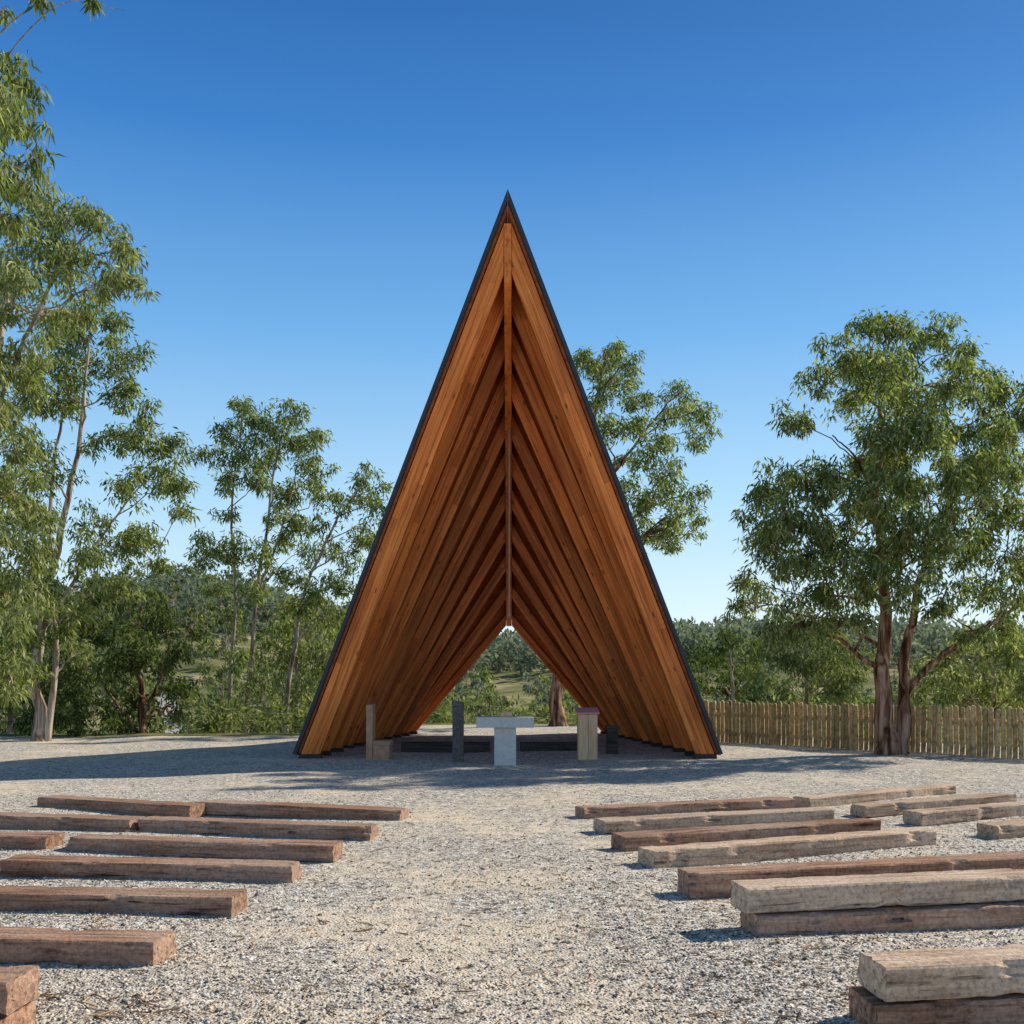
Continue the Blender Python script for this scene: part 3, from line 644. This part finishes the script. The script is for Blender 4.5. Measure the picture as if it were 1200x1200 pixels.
# ------------------------------------------------------------------ sleepers
def sleeper_mesh(L, W, Tk, seed, mat):
    nL = 72; prof = []
    c = .010
    def side(p, q, n): return [(p[0]+(q[0]-p[0])*i/n, p[1]+(q[1]-p[1])*i/n) for i in range(n)]
    w = W/2
    pts = [(-w+c, 0), (w-c, 0), (w, c), (w, Tk-c), (w-c, Tk), (-w+c, Tk), (-w, Tk-c), (-w, c)]
    for i in range(8):
        p, q = pts[i], pts[(i+1) % 8]; prof += side(p, q, 7 if i in (0, 4) else (4 if i in (2, 6) else 1))
    n = len(prof); V = []; Fc = []
    so = Vector((seed*3.71, seed*1.37, seed*.77)); rs = random.Random(seed)
    bow = rs.uniform(-.02, .02); tw = rs.uniform(-.025, .025)
    skew0, skew1 = rs.uniform(-.06, .06), rs.uniform(-.06, .06)
    for i in range(nL+1):
        f = i/nL; x = -L/2+L*f
        for (y, z) in prof:
            q = Vector((x*.9, y*9, z*9))+so
            n1 = mnoise.noise(q); n2 = mnoise.noise(Vector((x*7, y*22, z*22))+so)
            edge = abs(y) > w-.025
            ch = max(0, mnoise.noise(Vector((x*3.6, seed*2.0+(1 if y > 0 else 7), 3.0 if z > Tk*.5 else 8.0)))-.16)*.08 if edge else 0
            if edge: ch += .008*max(0, mnoise.noise(Vector((x*14, seed+y*9, z*9))))
            yy = y-math.copysign(ch, y)+n1*.005+n2*.003+bow*(1-(2*f-1)**2)
            zz = z+(n1*.005+n2*.0025-ch*.7 if z > Tk*.5 else (ch*.5 if edge else 0))+tw*y*(2*f-1)
            xx = x
            if i in (0, nL): xx += mnoise.noise(Vector((y*25, z*25, seed)))*.012
            xx += y*(skew0*(1-f)+skew1*f)
            V.append((xx, yy, zz))
    for i in range(nL):
        for k in range(n):
            k2 = (k+1) % n; Fc.append((i*n+k, i*n+k2, (i+1)*n+k2, (i+1)*n+k))
    Fc.append(tuple(range(n))[::-1]); Fc.append(tuple(nL*n+k for k in range(n)))
    bm = bmesh.new(); bv = [bm.verts.new(p) for p in V]
    for f in Fc: bm.faces.new([bv[k] for k in f])
    me = mesh_bm('sleeper', bm, mat)
    for p in me.polygons: p.use_smooth = True
    me.set_sharp_from_angle(angle=rad(28))
    return me
GRP = 'weathered timber sleepers laid out as benches'
def bench(pa, pb, label, W=.27, Tk=.145, z=0.0, seed=1, mat=None, inset=0.0, name='timber_sleeper', grp=GRP):
    a, b = G(*pa), G(*pb); d = b-a; L = np.linalg.norm(d); u = d/L
    n = np.array([-u[1], u[0], 0])
    if n[1] < 0: n = -n
    c = (a+b)/2+n*(W/2+inset)
    me = sleeper_mesh(L, W, Tk, seed, mat or M_sleeper)
    o = link(name, me); o.location = (c[0], c[1], z-.012 if z == 0 else z); o.rotation_euler = (0, 0, math.atan2(u[1], u[0]))
    tag(o, label, 'sleeper', grp); return o
left = [((44, 947), (222, 958), 'sleeper bench left of the aisle, outer one of the row nearest the chapel'),
        ((227, 953), (468, 964), 'sleeper bench ending at the aisle in the left row nearest the chapel'),
        ((-80, 967), (152, 976), 'sleeper bench cut by the left frame edge in the second row from the chapel'),
        ((161, 975), (433, 985), 'sleeper bench ending at the aisle in the second left row from the chapel'),
        ((-180, 991), (54, 998), 'sleeper end showing at the left frame edge in the third row from the chapel'),
        ((78, 999), (390, 1009), 'sleeper bench ending at the aisle in the third left row from the chapel'),
        ((0, 1027), (341, 1035), 'sleeper bench ending at the aisle in the fourth left row from the chapel'),
        ((-130, 1067), (272, 1075), 'sleeper bench in the fifth left row, two rows before the stacked corner pair'),
        ((-330, 1118), (180, 1133), 'broad flat sleeper bench nearest the stacked pair in the bottom left corner')]
for i, (a, b, lab) in enumerate(left): bench(a, b, lab, seed=i+1, Tk=.14, W=.28)
bench((-700, 1215), (0, 1232), 'lower sleeper of the stacked pair in the bottom left corner', seed=20, Tk=.14)
bench((-700, 1215), (4, 1232), 'upper sleeper of the stacked pair in the bottom left corner', seed=21, Tk=.14, z=.142, inset=.02)
right = [((685, 960), (932, 948), 'sleeper bench ending at the aisle in the right row nearest the chapel', .13, 0),
         ((708, 976), (978, 961), 'sleeper bench ending at the aisle in the second right row from the chapel', .13, 1),
         ((732, 998), (1032, 977), 'sleeper bench ending at the aisle in the third right row from the chapel', .145, 0),
         ((766, 1019), (1097, 992), 'greyish split sleeper bench ending at the aisle in the fourth right row', .16, 1),
         ((810, 1053), (1235, 1029), 'dark sided sleeper bench in the fifth right row, just behind the stacked pair', .185, 0),
         ((949, 947), (1120, 931), 'outer sleeper bench right of the aisle, farthest from the camera', .13, 1),
         ((1015, 957), (1192, 942), 'outer sleeper bench right of the aisle, second from farthest', .13, 1),
         ((1081, 967), (1240, 952), 'outer sleeper bench right of the aisle, third from farthest and cut by frame', .14, 1),
         ((1171, 984), (1340, 967), 'outer sleeper bench right of the aisle, only its end showing at the frame edge', .14, 1)]
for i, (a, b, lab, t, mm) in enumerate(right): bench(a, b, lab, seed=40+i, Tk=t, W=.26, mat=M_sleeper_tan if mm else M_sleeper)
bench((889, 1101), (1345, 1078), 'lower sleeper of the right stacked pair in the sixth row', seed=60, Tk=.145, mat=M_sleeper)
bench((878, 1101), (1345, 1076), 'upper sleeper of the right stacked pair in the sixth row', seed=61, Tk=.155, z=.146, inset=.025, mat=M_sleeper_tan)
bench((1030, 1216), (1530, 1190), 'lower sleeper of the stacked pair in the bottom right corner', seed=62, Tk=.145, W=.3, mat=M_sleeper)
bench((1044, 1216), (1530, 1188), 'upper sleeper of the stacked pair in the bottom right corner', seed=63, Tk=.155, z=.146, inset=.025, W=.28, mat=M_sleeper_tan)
bench((470, 881), (574, 881), 'dark low sleeper inside the chapel left of the altar', seed=70, Tk=.2, mat=M_darkwood, grp='dark sleepers inside the chapel')
bench((610, 881), (678, 881), 'dark low sleeper inside the chapel right of the altar', seed=71, Tk=.2, mat=M_darkwood, grp='dark sleepers inside the chapel')

# ------------------------------------------------------------------ fence
fa, fb = np.array([4.2, 24.9]), np.array([11.2, 17.3]); fd = fb-fa; FL = np.linalg.norm(fd); fu = fd/FL
fence = empty('palisade_fence', (fa[0], fa[1], 0), 'low palisade fence of round upright timber posts right of the chapel', 'fence', None, math.atan2(fu[1], fu[0]))
pm = []
for k in range(6):
    rs = random.Random(300+k); T = Tubes(); r = rs.uniform(.044, .053)
    zs = [-.2, .0, .3, .6, .9, .985, 1.0]
    bx, by = rs.uniform(-.012, .012), rs.uniform(-.012, .012)
    T.add([(bx*z*z+rs.uniform(-.004, .004), by*z*z, z) for z in zs], [r*1.04, r*1.02, r, r*.97, r*.95, r*.9, r*.55], 10)
    n0 = len(T.V); T.V.append(Vector((bx, by, 1.0)))
    for j in range(10): T.F.append((n0-10+j, n0-10+(j+1) % 10, n0))
    pm.append(T.mesh('post', M_post))
rs = random.Random(9); s = 0.0
while s < FL:
    o = link('post', pm[rs.randrange(6)], None, fence)
    o.location = (s, rs.uniform(-.012, .012), 0); o.scale = (1, 1, rs.uniform(.91, .98)); o.rotation_euler = (rs.uniform(-.015, .015), rs.uniform(-.015, .015), rs.uniform(0, 6.28))
    s += rs.uniform(.105, .116)
for z in (.25, .68):
    T = Tubes(); T.add([(x, .09, z+.01*math.sin(x*2)) for x in np.linspace(-.1, FL+.1, 14)], [.035]*14, 8)
    link('rail', T.mesh('rail', M_post), None, fence)

# ------------------------------------------------------------------ loose pebbles and bark litter
nr = np.random.default_rng(5); n = 38000
D = 1/nr.uniform(1/14.0, 1/4.2, n); X = nr.uniform(-.55, .55, n)*D
r = nr.uniform(.0038, .010, n)*np.where(nr.random(n) < .06, 1.8, 1.0)
octv = np.array([(1,0,0),(0,1,0),(-1,0,0),(0,-1,0),(0,0,1),(0,0,-1)], float)
octf = np.array([(0,1,4),(1,2,4),(2,3,4),(3,0,4),(1,0,5),(2,1,5),(3,2,5),(0,3,5)])
ang = nr.uniform(0, 6.28, n); ca, sa = np.cos(ang), np.sin(ang)
Vv = octv[None]*np.stack([r*nr.uniform(.8, 1.5, n), r*nr.uniform(.7, 1.1, n), r*nr.uniform(.45, .8, n)], 1)[:, None, :]*nr.uniform(.75, 1.2, (n, 6, 1))
Vr = np.stack([Vv[:, :, 0]*ca[:, None]-Vv[:, :, 1]*sa[:, None], Vv[:, :, 0]*sa[:, None]+Vv[:, :, 1]*ca[:, None], Vv[:, :, 2]], -1)
Vr += np.stack([X, D, terrain(X, D)+r*.25], 1)[:, None, :]
Ff = (octf[None]+(np.arange(n)*6)[:, None, None]).reshape(-1, 3)
tag(link('gravel_stones', mesh_np('gravel_stones', Vr.reshape(-1, 3), Ff, M_pebble)), 'loose small stones scattered over the gravel', 'gravel', kind='stuff')
T = Tubes(); rs = random.Random(4)
def twig(x, y, L, r):
    a = rs.uniform(0, 6.28); z = tz(x, y)+r; k = rs.uniform(-.5, .5)
    pts = [(x+math.cos(a+k*t)*L*t, y+math.sin(a+k*t)*L*t, z+rs.uniform(0, .008)) for t in (0, .3, .6, 1)]
    T.add(pts, [r, r*.9, r*.7, r*.3], 4)
for i in range(800):
    Dd = 1/rs.uniform(1/13, 1/4.3); twig(rs.uniform(-.53, .53)*Dd, Dd, rs.uniform(.03, .12), rs.uniform(.002, .005))
for (px, py, m) in [(150, 1078, 14), (255, 1118, 10), (150, 1190, 10), (500, 1160, 6), (960, 1108, 10), (60, 1170, 6), (850, 1190, 6), (420, 1080, 5)]:
    for k in range(m):
        q = G(px+rs.gauss(0, 40), py+rs.gauss(0, 8)); twig(q[0], q[1], rs.uniform(.05, .22), rs.uniform(.002, .006))
tag(link('bark_litter', T.mesh('bark_litter', M_litter)), 'dry twigs and bark strips littering the gravel', 'litter', kind='stuff')

# ------------------------------------------------------------------ light, sky, camera
el, az = 36.0, 25.0
tos = Vector((math.cos(rad(az))*math.cos(rad(el)), math.sin(rad(az))*math.cos(rad(el)), math.sin(rad(el))))
ld = bpy.data.lights.new('sun', 'SUN'); ld.energy = 5.0; ld.angle = rad(.5); ld.color = (1, .93, .80)
lo = bpy.data.objects.new('sun', ld); COL.objects.link(lo); lo.rotation_euler = tos.to_track_quat('Z', 'Y').to_euler(); lo.location = (20, 20, 30)
w = bpy.data.worlds.new('World'); scene.world = w; w.use_nodes = True; nt = w.node_tree
bg = nt.nodes['Background']
sky = nt.nodes.new('ShaderNodeTexSky'); sky.sky_type = 'NISHITA'; sky.sun_disc = False
sky.sun_elevation = rad(el); sky.sun_rotation = rad(90-az); sky.air_density = 1.0; sky.dust_density = 0.3; sky.ozone_density = 3.0
# tint the physical sky by height: polarised deep blue aloft, pale near the horizon
tcw = nt.nodes.new('ShaderNodeTexCoord'); sxyz = nt.nodes.new('ShaderNodeSeparateXYZ'); nt.links.new(tcw.outputs['Generated'], sxyz.inputs[0])
k = 1/.15/8.0
def c8(r, g, b): return (r*k, g*k, b*k)
rp_ = ramp(nt, [(0.0, c8(.84,.98,1.03)), (.05, c8(.76,.95,1.05)), (.16, c8(.48,.78,1.02)), (.31, c8(.17,.47,.88)), (.46, c8(.03,.22,.63)), (.56, c8(.006,.13,.45)), (.72, c8(.03,.08,.18)), (1.0, c8(.05,.07,.11))])
nt.links.new(sxyz.outputs[2], rp_.inputs[0])
up = nt.nodes.new('ShaderNodeVectorMath'); up.operation = 'SCALE'; up.inputs['Scale'].default_value = 8.0; nt.links.new(rp_.outputs[0], up.inputs[0])
skc = mixc(nt, sky.outputs[0], up.outputs[0], .82)
nt.links.new(skc, bg.inputs[0]); bg.inputs[1].default_value = .15
cd = bpy.data.cameras.new('camera'); cd.lens = 36; cd.sensor_width = 36; cd.shift_y = (HZ-600)/1200; cd.clip_end = 3000; cd.clip_start = .05
co = bpy.data.objects.new('camera', cd); COL.objects.link(co); co.location = (0, 0, CAMH); co.rotation_euler = (rad(90), 0, 0)
scene.camera = co
scene.view_settings.view_transform = 'Standard'; scene.view_settings.look = 'None'; scene.view_settings.exposure = 0
